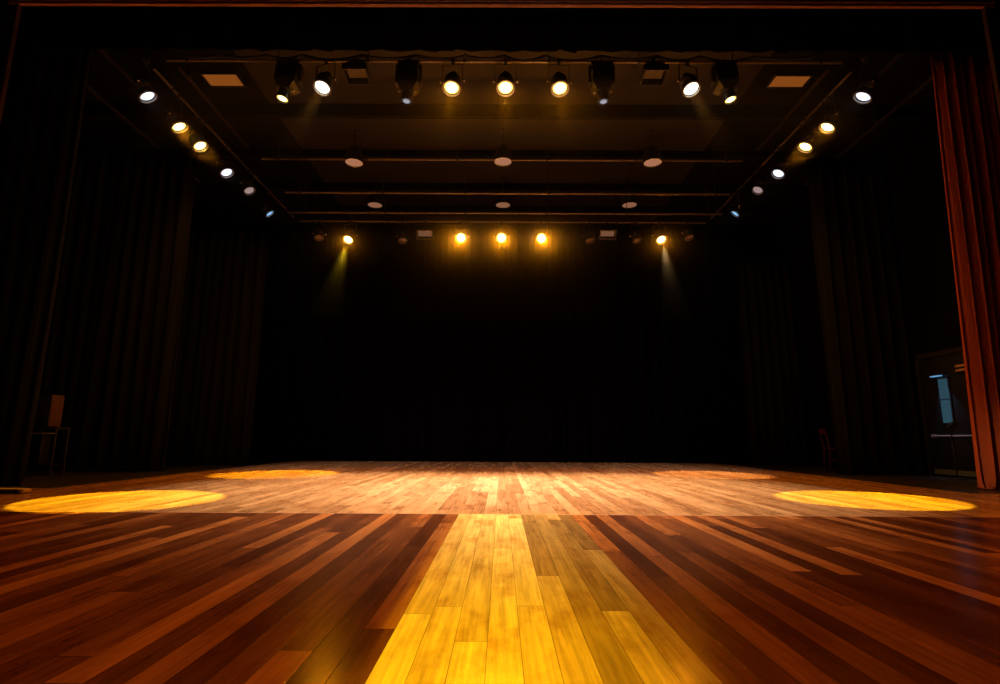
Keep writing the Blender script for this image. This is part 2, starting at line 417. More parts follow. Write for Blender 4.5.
track(p0.x, 8.05, 10.6, 6.7, 'thin ceiling rail inboard of the side pipe, cart side')
p0 = at_z(900, 55, 6.6)
track(p0.x, 7.35, 8.2, 6.6, 'short bright rail between side pipe and red curtain')
p0 = at_z(836, 62, 6.7)
track(p0.x, 8.05, 10.6, 6.7, 'thin ceiling rail inboard of the side pipe, door side')
p0 = at_z(928, 82, TZ)
track(p0.x, 7.6, 11.9, TZ, 'dim outer rail running back from the red curtain')

# ------------------------------------------------------------------ pipes
PR = 0.023
CLAMPS = []
LATER = []
def batten(px0, px1, py, Y, label, swags=False, nh=6):
    p = at_y(500, py, Y); z = p.z
    x0, x1 = at_y(px0, py, Y).x, at_y(px1, py, Y).x
    r = empty('lighting_rail', ((x0+x1)/2, Y, z), label, 'lighting pipe')
    w = (x1-x0)/2
    bm = B(); tube(bm, [(-w, 0, 0), (w, 0, 0)], PR, 14); link('pipe', bm, M['pipe'], r)
    LATER.append(('X', r, [(-w + 0.35 + (2*w-0.7)*i/(nh-1)) for i in range(nh)], z))
    if swags:
        xx = -w+0.2; k = 0
        rn = random.Random(4)
        while xx < w-0.8:
            d = rn.uniform(0.55, 1.0); sag = rn.uniform(0.05, 0.10)
            bm = B()
            pts = [(xx+d*i/12, 0.075, 0.165 - sag*4*(i/12)*(1-i/12)) for i in range(13)]
            tube(bm, pts, 0.022, 8)
            tube(bm, [(xx+d*i/12, 0.10, 0.145 - sag*3*(i/12)*(1-i/12)) for i in range(13)], 0.014, 6)
            link('cable', bm, M['rubber'], r)
            xx += d
    return r, z
FYP = 7.75
fr, FZ = batten(166, 842, 61.5, FYP, 'front lighting pipe with looped cables, carrying the long row of spotlights', True, 8)
batten(262, 742, 160.0, 11.0, 'lighting pipe just above the three larger round ceiling lights')
batten(285, 730, 193.5, 11.62, 'lighting pipe between the two rows of round ceiling lights')
batten(290, 722, 213.3, 12.35, 'bare lighting pipe just behind the smaller round ceiling lights')
BYP = 13.05
bk, BKZ = batten(300, 706, 222.0, BYP, 'rear lighting pipe carrying the three bright amber spotlights')

# side pipes
SIDE_Z = 6.82
SXL, SXR = -5.95, 6.07
pL = at_z(150, 65, SIDE_Z); pR = at_z(857, 67, SIDE_Z)
SXL, SXR = at_z(152, 67, 6.72).x, at_z(855, 68, 6.72).x
SIDE_Z = 6.72
def side_pipe(X, y0, y1, label):
    r = empty('lighting_rail', (X, y0, SIDE_Z), label, 'lighting pipe')
    bm = B(); tube(bm, [(0, 0, 0), (0, y1-y0, 0)], PR, 14); link('pipe', bm, M['pipe'], r)
    n = 6
    LATER.append(('Y', r, [(0.5 + (y1-y0-1.0)*i/(n-1)) for i in range(n)], SIDE_Z))
    return r
side_pipe(SXL, 8.12, 14.3, 'side lighting pipe running to the back of the stage over the cart wing')
side_pipe(SXR, 8.12, 14.3, 'side lighting pipe running to the back of the stage over the door wing')

# ------------------------------------------------------------------ fixtures
def clamp_mesh(parent, along='X', z=0.0):
    bm = B()
    v = lathe(bm, [(PR+0.003, -0.025), (PR+0.02, -0.025), (PR+0.02, 0.025), (PR+0.003, 0.025)], 16, closed=True)
    bmesh.ops.rotate(bm, cent=(0, 0, 0), matrix=Matrix.Rotation(PI/2, 3, 'Y' if along == 'X' else 'X'), verts=v)
    box(bm, (0, 0, -PR-0.035), (0.045, 0.045, 0.035), bev=0.004)
    return link('clamp', bm, M['black_metal'], parent)
def aim(d):
    d = Vector(d).normalized()
    tilt = math.acos(max(-1, min(1, -d.z))); pan = math.atan2(-d.x, d.y)
    return d, pan, tilt
def head_matrix(pan, tilt, drop):
    return Matrix.Translation((0, 0, -drop)) @ Matrix.Rotation(pan, 4, 'Z') @ Matrix.Rotation(tilt, 4, 'X')
def yoke_mesh(parent, pan, drop, w, top=-0.07, t=0.028):
    bm = B()
    h = -top
    box(bm, (0, 0, -h-0.004), (2*w+0.012, t, 0.008))
    for s in (-1, 1):
        box(bm, (s*w, 0, -(h+drop)/2-0.012), (0.008, t, drop-h+0.03), bev=0.002)
    return link('yoke', bm, M['dark_metal'], parent, Matrix.Rotation(pan, 4, 'Z'))
def place_on(px, py, d, Lh, Ypipe=None, zp=None, Xpipe=None):
    """root position on the pipe and drop so that the lens lands on the pixel"""
    d = Vector(d).normalized()
    if Xpipe is None:
        lens = at_y(px, py, Ypipe + d.y*Lh); root = Vector((lens.x - d.x*Lh, Ypipe, zp))
    else:
        lens = at_x(px, py, Xpipe + d.x*Lh); root = Vector((Xpipe, lens.y - d.y*Lh, zp))
    drop = zp - (lens.z - d.z*Lh)
    CLAMPS.append(root.copy())
    return root, drop

def can(px, py, d, lensmat, label, group, Ypipe=None, zp=None, Xpipe=None, name='spotlight', s=1.0):
    d, pan, tilt = aim(d); Lh = 0.17*s
    root, drop = place_on(px, py, d, Lh, Ypipe, zp, Xpipe)
    drop = max(0.17, min(0.75, drop))
    r = empty(name, root, label, 'spotlight', group)
    clamp_mesh(r, 'X' if Xpipe is None else 'Y')
    yoke_mesh(r, pan, drop, 0.165*s)
    hm = head_matrix(pan, tilt, drop)
    bm = B()   # tapered can, hollow at the mouth, with a finned lamp cap behind
    lathe(bm, [(0, 0.20*s), (0.05*s, 0.20*s), (0.058*s, 0.19*s), (0.06*s, 0.13*s), (0.075*s, 0.12*s), (0.105*s, 0.075*s), (0.125*s, 0.06*s), (0.128*s, -0.12*s), (0.138*s, -0.125*s), (0.138*s, -0.15*s), (0.116*s, -0.15*s), (0.116*s, 0.0), (0.03*s, 0.07*s), (0, 0.075*s)], 32)
    for k in range(3):
        lathe(bm, [(0.128*s, 0.03*s-0.035*k*s), (0.134*s, 0.025*s-0.035*k*s), (0.134*s, 0.015*s-0.035*k*s), (0.128*s, 0.01*s-0.035*k*s)], 32)
    hd = link('housing', bm, M['black_metal'], r, hm)
    bm = B(); lathe(bm, [(R_LENS*s, 0), (R_LENS*0.9*s, -0.006), (R_LENS*0.6*s, -0.016), (R_LENS*0.3*s, -0.021), (0, -0.023)], 28)
    link('lens', bm, lensmat, hd, Matrix.Translation((0, 0, -0.142*s)))
    bm = B(); lathe(bm, [(0.122*s, -0.163*s), (0.145*s, -0.163*s), (0.145*s, -0.178*s), (0.122*s, -0.178*s)], 32, closed=True)
    for k in range(3):
        a = 2*PI*k/3 + 0.5
        box(bm, (0.141*s*math.cos(a), 0.141*s*math.sin(a), -0.157*s), (0.012, 0.012, 0.03*s))
    link('lens_ring', bm, M['rim'], hd)
    for sg in (-1, 1):
        bm = B(); v = lathe(bm, [(0, 0.02), (0.016, 0.018), (0.018, 0.0), (0.009, -0.002), (0.009, -0.028), (0, -0.028)], 12)
        bmesh.ops.rotate(bm, cent=(0, 0, 0), matrix=Matrix.Rotation(sg*PI/2, 3, 'Y'), verts=v)
        bmesh.ops.translate(bm, vec=(sg*(0.165*s+0.02), 0, 0), verts=v)
        link('knob', bm, M['steel'], hd)
    return r, hd

def mover(px, py, d, lensmat, label, group, Ypipe, zp):
    """big dark profile spotlight: box body in a broad yoke narrowing to a small barrel"""
    d, pan, tilt = aim(d); Lh = 0.36
    root, drop = place_on(px, py, d, Lh, Ypipe, zp)
    drop = max(0.17, min(0.6, drop))
    r = empty('profile_spotlight', root, label, 'spotlight', group)
    clamp_mesh(r)
    bm = B(); box(bm, (0, 0, -0.105), (0.34, 0.20, 0.08), bev=0.012); link('base', bm, M['black_metal'], r)
    bm = B()
    for sg in (-1, 1):
        box(bm, (sg*0.19, 0, -(drop+0.10)/2-0.03), (0.035, 0.13, drop-0.04), bev=0.012)
    box(bm, (0, 0, -0.155), (0.40, 0.13, 0.02), bev=0.005)
    link('yoke', bm, M['black_metal'], r, Matrix.Rotation(pan*0.0, 4, 'Z'))
    hm = head_matrix(0, 0, drop) @ (Matrix.Rotation(pan, 4, 'Z') @ Matrix.Rotation(tilt, 4, 'X') @ Matrix.Rotation(-pan, 4, 'Z'))
    bm = B(); frustum(bm, (0.28, 0.26), 0.16, (0.33, 0.29), 0.05); frustum(bm, (0.33, 0.29), 0.05, (0.32, 0.28), -0.10); frustum(bm, (0.32, 0.28), -0.10, (0.20, 0.20), -0.20)
    bmesh.ops.remove_doubles(bm, verts=bm.verts[:], dist=1e-4)
    for k in range(4): box(bm, (0, 0, 0.02-0.028*k), (0.338, 0.298, 0.010))
    hd = link('housing', bm, M['black_metal'], r, hm)
    bm = B(); lathe(bm, [(0.10, -0.19), (0.10, -0.22), (0.092, -0.23), (0.092, -0.345), (0.102, -0.35), (0.102, -0.375), (0.088, -0.375), (0.088, -0.33), (0, -0.33)], 28)
    link('barrel', bm, M['dark_metal'], hd)
    bm = B(); lathe(bm, [(0.086, 0), (0.06, -0.012), (0.03, -0.018), (0, -0.02)], 24)
    link('lens', bm, lensmat, hd, Matrix.Translation((0, 0, -0.352)))
    for sg in (-1, 1):
        bm = B(); v = lathe(bm, [(0, 0.02), (0.018, 0.018), (0.02, 0.0), (0.01, -0.002), (0.01, -0.02), (0, -0.02)], 12)
        bmesh.ops.rotate(bm, cent=(0, 0, 0), matrix=Matrix.Rotation(sg*PI/2, 3, 'Y'), verts=v)
        bmesh.ops.translate(bm, vec=(sg*0.125, 0, -0.19), verts=v)
        link('knob', bm, M['steel'], hd)
    return r, hd

def flood(px, py, d, label, group, Ypipe, zp, w=0.36, h=0.30, lensmat=None):
    d, pan, tilt = aim(d); Lh = 0.13
    root, drop = place_on(px, py, d, Lh, Ypipe, zp)
    drop = max(0.16, min(0.7, drop))
    r = empty('flood_light', root, label, 'floodlight', group)
    clamp_mesh(r)
    if drop > 0.2:
        bm = B(); box(bm, (0, 0, -0.075), (w+0.16, 0.03, 0.01))
        for sg in (-1, 1): box(bm, (sg*(w/2+0.075), 0, -(drop+0.07)/2), (0.01, 0.03, drop-0.05))
        link('yoke', bm, M['black_metal'], r)
    hm = head_matrix(0, 0, drop) @ (Matrix.Rotation(pan, 4, 'Z') @ Matrix.Rotation(tilt, 4, 'X') @ Matrix.Rotation(-pan, 4, 'Z'))
    bm = B()   # tapered tray, open below
    frustum(bm, (w*0.5, h*0.5), 0.11, (w+0.03, h+0.03), -0.02)
    hd = link('housing', bm, M['black_metal'], r, hm, smooth=False)
    bm = B(); box(bm, (0, 0, -0.026), (w-0.06, h-0.06, 0.010)); link('panel', bm, lensmat or M['panel_flood'], hd, smooth=False)
    bm = B()
    for sg in (-1, 1):
        box(bm, (sg*(w/2), 0, -0.075), (0.024, h+0.05, 0.11)); box(bm, (0, sg*(h/2+0.012), -0.075), (w+0.024, 0.024, 0.11))
    link('frame', bm, M['black_metal'], hd, smooth=False)
    bm = B(); box(bm, (0, -(h/2+0.012), -0.133), (w, 0.014, 0.006)); link('frame_lit_edge', bm, M['pipe'], hd, smooth=False)  # paler strip stands in for light along the frame's lower edge
    return r, hd

def spot(name, loc, target, power, color, size_deg, blend, radius=0.05, parent=None):
    ld = bpy.data.lights.new(name, 'SPOT'); ld.energy = power; ld.color = color
    ld.spot_size = math.radians(size_deg); ld.spot_blend = blend; ld.shadow_soft_size = radius
    o = bpy.data.objects.new(name, ld); COL.objects.link(o)
    o.location = loc
    d = Vector(target) - Vector(loc)
    o.rotation_euler = d.to_track_quat('-Z', 'Y').to_euler()
    return o
def lens_point(r, hd, d, Lh):
    bpy.context.view_layer.update()
    return hd.matrix_world @ Vector((0, 0, -Lh))

GF = 'spotlights on the front pipe'
GS = 'spotlights on the side pipes'
GB = 'spotlights on the rear pipe'
FL = {}
# front pipe
mover(282.5, 98.5, (-0.16, -0.10, -0.97), M['lens_profile_amber'], 'bulky black profile spotlight with amber lens, first on front pipe, cart side', GF, FYP, FZ)
FL['w1'] = can(322, 88, (-0.10, -0.36, -0.92), M['lens_warm'], 'warm white can spotlight on the front pipe, next to the cart-side floodlight', GF, FYP, FZ)
flood(356.5, 77, (0.0, -0.12, -1), 'square black floodlight on the front pipe, nearer the equipment cart', 'floodlights on the front pipe', FYP, FZ)
mover(406.5, 101, (-0.05, -0.05, -1), M['lens_profile_white'], 'bulky black profile spotlight with grey lens, on the cart side of the amber trio', GF, FYP, FZ)
FL['a1'] = can(451.5, 88.5, (-0.04, -0.34, -0.92), M['lens_amber'], 'first lit amber can spotlight of the front trio, counted from cart side', GF, FYP, FZ)
FL['a2'] = can(505.5, 88.5, (0.0, -0.34, -0.92), M['lens_amber'], 'middle lit amber can spotlight of the front pipe trio', GF, FYP, FZ)
FL['a3'] = can(560, 89, (0.04, -0.34, -0.92), M['lens_amber'], 'last lit amber can spotlight of the front trio, towards red curtain', GF, FYP, FZ)
mover(603.5, 101.5, (0.05, -0.05, -1), M['lens_profile_white'], 'bulky black profile spotlight with grey lens, on the red curtain side of the amber trio', GF, FYP, FZ)
flood(654, 78, (0.0, -0.12, -1), 'square black floodlight on the front pipe, nearer the red curtain', 'floodlights on the front pipe', FYP, FZ)
FL['w2'] = can(691.5, 89.5, (0.10, -0.36, -0.92), M['lens_warm'], 'warm white can spotlight on the front pipe, towards the red curtain', GF, FYP, FZ)
mover(730.5, 99.5, (0.16, -0.10, -0.97), M['lens_profile_amber'], 'bulky black profile spotlight with amber lens, front pipe end near red curtain', GF, FYP, FZ)

# side pipes
sideL = [(148, 97, 'lens_cool', 'cool white can spotlight nearest the audience over the cart wing'),
         (179.5, 127.5, 'lens_amber', 'second lit amber can spotlight from the front, over the cart wing'),
         (200.5, 146.5, 'lens_amber', 'third can spotlight from the front over the cart wing, lit amber'),
         (227, 173, 'lens_cool', 'cool white can spotlight behind the amber pair over the cart wing'),
         (249.5, 191, 'lens_dim', 'can spotlight with dull pinkish lens over the cart wing'),
         (270, 214, 'lens_blue', 'faint blue can spotlight at the deep end over the cart wing')]
sideR = [(862.5, 97.5, 'lens_cool', 'cool white can spotlight nearest the audience over the door wing'),
         (827, 128, 'lens_amber', 'second lit amber can spotlight from the front, over the door wing'),
         (805, 147.5, 'lens_amber', 'third can spotlight from the front over the door wing, lit amber'),
         (778, 174, 'lens_cool', 'cool white can spotlight behind the amber pair over the door wing'),
         (757.5, 190.5, 'lens_dim', 'can spotlight with dull pinkish lens over the door wing'),
         (735, 214, 'lens_blue', 'faint blue can spotlight at the deep end over the door wing')]
for rows, X, sg, tag in ((sideL, SXL, 1, 'L'), (sideR, SXR, -1, 'R')):
    for i, (px, py, lm, lab) in enumerate(rows):
        d = (sg*0.52, 0.13-0.08*i, -0.84) if i != 5 else (sg*0.65, 0.25, -0.78)
        FL[tag+str(i)] = can(px, py, d, M[lm], lab, GS, Xpipe=X, zp=SIDE_Z, s=1.0 if i < 4 else 0.92)
# rear pipe
for k, (px, py, dx, lab) in enumerate(((461, 238, 0.03, 'glaring amber spotlight of the rear trio, on the cart side'),
                      (501.5, 238, 0.0, 'glaring amber spotlight in the middle of the rear trio'),
                      (541.5, 238.5, -0.03, 'glaring amber spotlight of the rear trio, on the door side'))):
    FL['b%d' % k] = can(px, py, (dx, -0.86, -0.52), M['lens_amber_back'], lab, GB, BYP, BKZ)
FL['s0'] = can(348, 240, (-0.10, -0.55, -0.82), M['lens_amber_back'], 'single amber spotlight with a beam, cart side of the rear pipe', GB, BYP, BKZ)
FL['s1'] = can(661.5, 240, (0.10, -0.55, -0.82), M['lens_amber_back'], 'single amber spotlight with a beam, door side of the rear pipe', GB, BYP, BKZ)
for px, py, lab in ((319, 238, 'unlit black spotlight at the cart end of the rear pipe'),
                    (403, 241, 'unlit black spotlight between single amber lamp and panel light, cart side'),
                    (590, 241, 'unlit black spotlight beside the amber trio, door side'),
                    (637, 241, 'unlit black spotlight between panel light and single amber lamp, door side'),
                    (689, 238, 'unlit black spotlight at the door end of the rear pipe')):
    can(px, py, (0.1, -0.35, -0.93), M['unlit_glass'], lab, GB, BYP, BKZ, s=0.8)
flood(424.5, 235, (0, -0.75, -0.65), 'small ribbed panel light beside the rear amber trio, cart side', 'panel lights on the rear pipe', BYP, BKZ, 0.40, 0.20, M['panel_far'])
flood(608, 235, (0, -0.75, -0.65), 'small ribbed panel light beside the rear amber trio, door side', 'panel lights on the rear pipe', BYP, BKZ, 0.40, 0.20, M['panel_far'])

# hangers of the pipes, kept clear of the clamps
for ax, r, ps, z in LATER:
    base = Vector(r.location)
    for q in ps:
        for _ in range(20):
            pt = base + (Vector((q, 0, 0)) if ax == 'X' else Vector((0, q, 0)))
            if all((c-pt).length > 0.14 for c in CLAMPS): break
            q += 0.05
        lo = (q, 0, 0) if ax == 'X' else (0, q, 0)
        bm = B(); tube(bm, [(lo[0], lo[1], PR+0.004), (lo[0], lo[1], CZ-z-0.012)], 0.008, 6)
        v = lathe(bm, [(PR+0.002, -0.02), (PR+0.014, -0.02), (PR+0.014, 0.02), (PR+0.002, 0.02)], 16, closed=True)
        bmesh.ops.rotate(bm, cent=(0, 0, 0), matrix=Matrix.Rotation(PI/2, 3, 'Y' if ax == 'X' else 'X'), verts=v)
        bmesh.ops.translate(bm, vec=lo, verts=v)
        link('hanger', bm, M['black_metal'], r)

# ceiling lights
for pts, lab in (((( 203, 74.5), (236.5, 73.5), (243, 85.5), (211, 86)), 'glowing orange rectangular ceiling light over the cart side of the stage'),
                 (((775, 75.5), (809.5, 76), (803, 87), (769, 86.5)), 'glowing orange rectangular ceiling light over the door side of the stage')):
    q = [at_z(x, y, CZ-0.03) for x, y in pts]
    x0 = (q[0].x+q[3].x)/2; x1 = (q[1].x+q[2].x)/2; y1 = (q[2].y+q[3].y)/2; y0 = (q[0].y+q[1].y)/2
    if y0 > y1: y0, y1 = y1, y0
    r = empty('ceiling_light', ((x0+x1)/2, (y0+y1)/2, CZ), lab, 'ceiling light', 'rectangular ceiling lights')
    w, h = x1-x0, y1-y0
    bm = B(); box(bm, (0, 0, -0.02), (w, h, 0.02)); link('diffuser', bm, M['panel'], r, smooth=False)
    bm = B()
    for sg in (-1, 1):
        box(bm, (sg*(w/2+0.02), 0, -0.022), (0.04, h+0.08, 0.044)); box(bm, (0, sg*(h/2+0.02), -0.022), (w, 0.04, 0.044))
    link('frame', bm, M['black_metal'], r, smooth=False)
for px, py, z, m, lab in ((354, 162.5, 6.30, 'disc', 'larger round ceiling light in the front row, cart side'),
                       (503, 161.5, 6.30, 'disc', 'larger round ceiling light in the middle of the front row'),
                       (652.5, 162.5, 6.30, 'disc', 'larger round ceiling light in the front row, door side'),
                       (375, 205, 6.30, 'disc_far', 'smaller round ceiling light in the rear row, cart side'),
                       (503, 205, 6.30, 'disc_far', 'smaller round ceiling light in the middle of the rear row'),
                       (629.5, 205, 6.30, 'disc_far', 'smaller round ceiling light in the rear row, door side')):
    p = at_z(px, py, z)
    r = empty('round_ceiling_light', p, lab, 'ceiling light', 'round ceiling lights')
    bm = B(); lathe(bm, [(0.0, 0.30), (0.12, 0.30), (0.14, 0.27), (0.185, 0.10), (0.19, -0.012), (0.176, -0.012), (0.176, 0.03), (0, 0.03)], 32); link('housing', bm, M['black_metal'], r)
    bm = B(); lathe(bm, [(0.175, 0.004), (0.14, -0.004), (0.08, -0.009), (0, -0.011)], 32); link('diffuser', bm, M[m], r)
    bm = B(); tube(bm, [(0, 0, 0.30), (0, 0, CZ-z-0.002)], 0.012, 8); lathe(bm, [(0, CZ-z-0.03), (0.06, CZ-z-0.03), (0.06, CZ-z-0.002), (0, CZ-z-0.002)], 16); link('stem', bm, M['black_metal'], r)

# ------------------------------------------------------------------ backstage things
# equipment cart with a dark box on it
fp = at_z(45, 475, 0.006)
cx, cy = fp.x, fp.y
cx = at_y(52, 460, cy-0.13).x-0.40
w, dpt = 0.80, 0.26
def zz(px, py): return at_y(px, py, cy).z
ztop = zz(65, 427.5)
r = empty('equipment_cart', (cx, cy, 0.006), 'low metal-framed equipment cart behind the charcoal curtain', 'cart')
ht = ztop-0.006
for sx in (-1, 1):
    for sy in (-1, 1):
        bm = B(); tube(bm, [(sx*w/2, sy*dpt/2, 0.10), (sx*w/2, sy*dpt/2, ht-0.03)], 0.014, 8); lg = link('leg', bm, M['dark_metal'], r)
        bm = B(); v = lathe(bm, [(0, -0.015), (0.045, -0.015), (0.048, 0), (0.045, 0.015), (0, 0.015)], 18)
        bmesh.ops.rotate(bm, cent=(0, 0, 0), matrix=Matrix.Rotation(PI/2, 3, 'Y'), verts=v); bmesh.ops.translate(bm, vec=(sx*w/2, sy*dpt/2, 0.0485), verts=v)
        box(bm, (sx*w/2, sy*dpt/2, 0.095), (0.05, 0.05, 0.012))
        link('caster', bm, M['rubber'], lg)
bm = B(); box(bm, (0, 0, ht-0.015), (w+0.05, dpt+0.05, 0.03), bev=0.006); link('shelf', bm, M['dark_metal'], r)
bm = B(); box(bm, (0, 0, 0.16), (w, dpt, 0.02), bev=0.004); link('shelf', bm, M['dark_metal'], r)
bm = B(); tube(bm, [(-w/2, -dpt/2-0.03, ht-0.10), (w/2, -dpt/2-0.03, ht-0.10)], 0.012, 8); tube(bm, [(-w/2, -dpt/2, ht-0.10), (-w/2, -dpt/2-0.03, ht-0.10)], 0.01, 6); tube(bm, [(w/2, -dpt/2, ht-0.10), (w/2, -dpt/2-0.03, ht-0.10)], 0.01, 6); link('rail', bm, M['steel'], r)
bm = B()
box(bm, (-0.10, 0, 0.17+0.27), (w-0.30, dpt-0.08, 0.52), bev=0.01); link('storage_box', bm, M['black_metal'], r)
z1 = zz(55, 395)
yf = cy-0.14
xr_ = at_y(49.5, 410, yf).x
db = 0.30
bw = 0.42
r = empty('speaker_cabinet', (xr_-bw/2, cy, ztop+0.002), 'dark box with a brown wooden side standing on the equipment cart', 'box')
hb = z1-ztop
bm = B(); box(bm, (0, 0, hb/2), (bw, 0.27, hb), bev=0.012); link('body', bm, M['black_metal'], r)
bm = B(); box(bm, (bw/2+0.004, 0, hb/2), (0.008, 0.25, hb-0.03)); link('wood_panel', bm, M['brown_wood'], r, smooth=False)
bm = B(); box(bm, (0, -0.138, hb/2), (bw-0.06, 0.006, hb-0.08), bev=0.002); link('grille', bm, M['rubber'], r)
bm = B(); tube(bm, [(-0.15, 0, hb), (-0.15, 0, hb+0.03), (0.05, 0, hb+0.03), (0.05, 0, hb)], 0.01, 8); link('handle', bm, M['dark_metal'], r)

# low bar on the floor at the foot of the charcoal curtain
q = at_z(22, 494.0, 0.0)
yb = q.y+0.08
xe = q.x-0.06
r = empty('floor_bar', (xe-0.75, yb, 0.0), 'low black floor bar with pale top at the foot of the charcoal curtain', 'bar')
bm = B(); box(bm, (0, 0, 0.0225), (1.5, 0.16, 0.045), bev=0.006); link('body', bm, M['black_metal'], r)
bm = B(); box(bm, (0, 0, 0.049), (1.5, 0.14, 0.008)); link('top_strip', bm, M['white_edge'], r)
bm = B(); box(bm, (0.775, 0, 0.028), (0.045, 0.12, 0.04), bev=0.008); link('end_cap', bm, M['tan'], r)

# wooden chair half behind the black curtain
cp = at_z(838, 466, 0.006)
r = empty('wooden_chair', (min(cp.x, 7.62), 12.55, 0.006), 'dark red-brown wooden chair half hidden behind the black masking curtain', 'chair', rot=(0, 0, math.radians(78)))
bm = B(); box(bm, (0, 0, 0.45), (0.42, 0.42, 0.035), bev=0.012); link('seat', bm, M['chair_wood'], r)
for sx in (-1, 1):
    bm = B(); tube(bm, [(sx*0.185, -0.18, 0.0), (sx*0.175, -0.175, 0.44)], [0.014, 0.02], 8); link('leg', bm, M['chair_wood'], r)
    bm = B(); tube(bm, [(sx*0.185, 0.21, 0.0), (sx*0.175, 0.18, 0.44), (sx*0.175, 0.20, 0.62), (sx*0.17, 0.25, 0.88)], [0.014, 0.02, 0.018, 0.015], 8); link('leg', bm, M['chair_wood'], r)
bm = B(); box(bm, (0, 0.245, 0.83), (0.37, 0.022, 0.13), rot=None, bev=0.008); link('backrest', bm, M['chair_wood'], r)
bm = B()
for sx in (-1, 1): tube(bm, [(sx*0.18, -0.178, 0.2), (sx*0.18, 0.198, 0.2)], 0.011, 6)
tube(bm, [(-0.18, 0, 0.2), (0.18, 0, 0.2)], 0.011, 6); link('stretcher', bm, M['chair_wood'], r)

# door with a narrow glass on the side wall, lit blue from beyond
dx = RX
def zx(px, py): return at_x(px, py, dx)
v0 = zx(937, 378.5); v1 = zx(950, 379); vb = zx(940, 424)
ya, yb2 = zx(932, 440).y, zx(986, 440).y
yg0, yg1 = sorted((zx(943, 400).y, zx(953, 400).y))
y_lo, y_hi = yb2, ya
DH = 2.15
b = B()
box(b, (dx-0.02, (y_lo+y_hi)/2, DH/2+0.003), (0.04, y_hi-y_lo, DH), bev=0.006)
dr = structure('door_1', b, M['door'])
zt, zb = zx(944, 379).z, zx(944, 423).z
b = B(); box(b, (dx-0.0445, (yg0+yg1)/2, (zt+zb)/2), (0.007, yg1-yg0, zt-zb)); structure('vision_panel', b, M['door_glass'], dr)
b = B()
yc = (yg0+yg1)/2; gw = yg1-yg0; zc = (zt+zb)/2; gh = zt-zb
for sg in (-1, 1):
    box(b, (dx-0.048, yc+sg*(gw/2+0.015), zc), (0.016, 0.03, gh+0.06)); box(b, (dx-0.048, yc, zc+sg*(gh/2+0.015)), (0.016, gw, 0.03))
box(b, (dx-0.049, yc, zc+0.02), (0.012, gw, 0.02))
structure('glazing_bar', b, M['black_metal'], dr)
zpb = zx(957, 436).z
b = B(); tube(b, [(dx-0.09, y_lo+0.08, zpb), (dx-0.09, y_hi-0.12, zpb)], 0.018, 10)
for yy in (y_lo+0.1, y_hi-0.14): box(b, (dx-0.065, yy, zpb), (0.05, 0.05, 0.06))
structure('push_bar', b, M['steel'], dr, True)
zk = zx(957, 472).z
b = B()
for pz in (471.3, 474.3): box(b, (dx-0.046, (y_lo+y_hi)/2, max(0.05, zx(957, pz).z)), (0.012, y_hi-y_lo-0.06, 0.03))
box(b, (dx-0.042, (y_lo+y_hi)/2, max(0.05, zx(957, 472.8).z)), (0.004, y_hi-y_lo-0.06, 0.09)); structure('kick_plate', b, M['kick'], dr)
b = B()
for yy in (y_lo-0.05, y_hi+0.05): box(b, (dx-0.03, yy, DH/2+0.03), (0.06, 0.09, DH+0.06))
box(b, (dx-0.03, (y_lo+y_hi)/2, DH+0.06), (0.06, y_hi-y_lo+0.19, 0.09))
structure('door_frame', b, M['black_metal'], dr)

# small blue lamp by the door
lp = at_x(938, 375.3, dx-0.10)
r = empty('wall_lamp', (dx, lp.y, lp.z), 'small blue-lit lamp mounted above the narrow glass of the backstage door', 'lamp')
bm = B(); box(bm, (-0.066, 0, 0.035), (0.05, 0.10, 0.06), bev=0.006); link('bracket', bm, M['black_metal'], r)
bm = B(); box(bm, (-0.10, 0, 0.012), (0.075, 0.34, 0.03), bev=0.006); link('lamp_shade', bm, M['black_metal'], r)
bm = B(); box(bm, (-0.10, 0.05, -0.012), (0.06, 0.22, 0.018), bev=0.004); link('tube', bm, M['blue_lamp'], r)
BL = Vector((dx-0.16, lp.y, lp.z-0.06))
# tan wall box half behind the red curtain
tp = at_x(963, 368, dx-0.07)
r = empty('wall_box', (dx, tp.y, tp.z), 'small tan louvred box on the side wall, peeking out beside the red curtain', 'box')
bm = B(); box(bm, (-0.035, 0, 0), (0.07, 0.30, 0.17), bev=0.008); link('body', bm, M['door'], r)
for k, dz in enumerate((0.045, -0.03)):
    bm = B(); box(bm, (-0.082, 0, dz), (0.025, 0.28, 0.04), rot=None, bev=0.005); link('louvre', bm, M['tan'], r)

# slim stand in front of the door
sp = at_z(957.5, 477, 0.006)
sx_, sy_ = sp.x, sp.y
if sx_ > RX-0.35:
    t_ = (RX-0.35)/sx_; sx_, sy_ = sx_*t_, sy_*t_
top = at_y(951, 424, sy_)
hs = top.z-0.006
r = empty('microphone_stand', (sx_, sy_, 0.006), 'slim black microphone stand in front of the backstage door', 'stand')
bm = B(); lathe(bm, [(0, 0), (0.14, 0), (0.145, 0.008), (0.14, 0.018), (0.03, 0.03), (0, 0.03)], 24); link('base', bm, M['black_metal'], r)
bm = B(); tube(bm, [(0, 0, 0.03), (0, 0, hs*0.62)], 0.013, 10); tube(bm, [(0, 0, hs*0.62), (0, 0, hs-0.06)], 0.009, 10); link('pole', bm, M['black_metal'], r)
bm = B(); lathe(bm, [(0.010, hs*0.60), (0.024, hs*0.605), (0.024, hs*0.655), (0.010, hs*0.66)], 14, closed=True); link('clutch', bm, M['dark_metal'], r)
bm = B(); v = lathe(bm, [(0, -0.09), (0.016, -0.088), (0.02, 0.03), (0.03, 0.045), (0.032, 0.075), (0.02, 0.10), (0, 0.105)], 16)
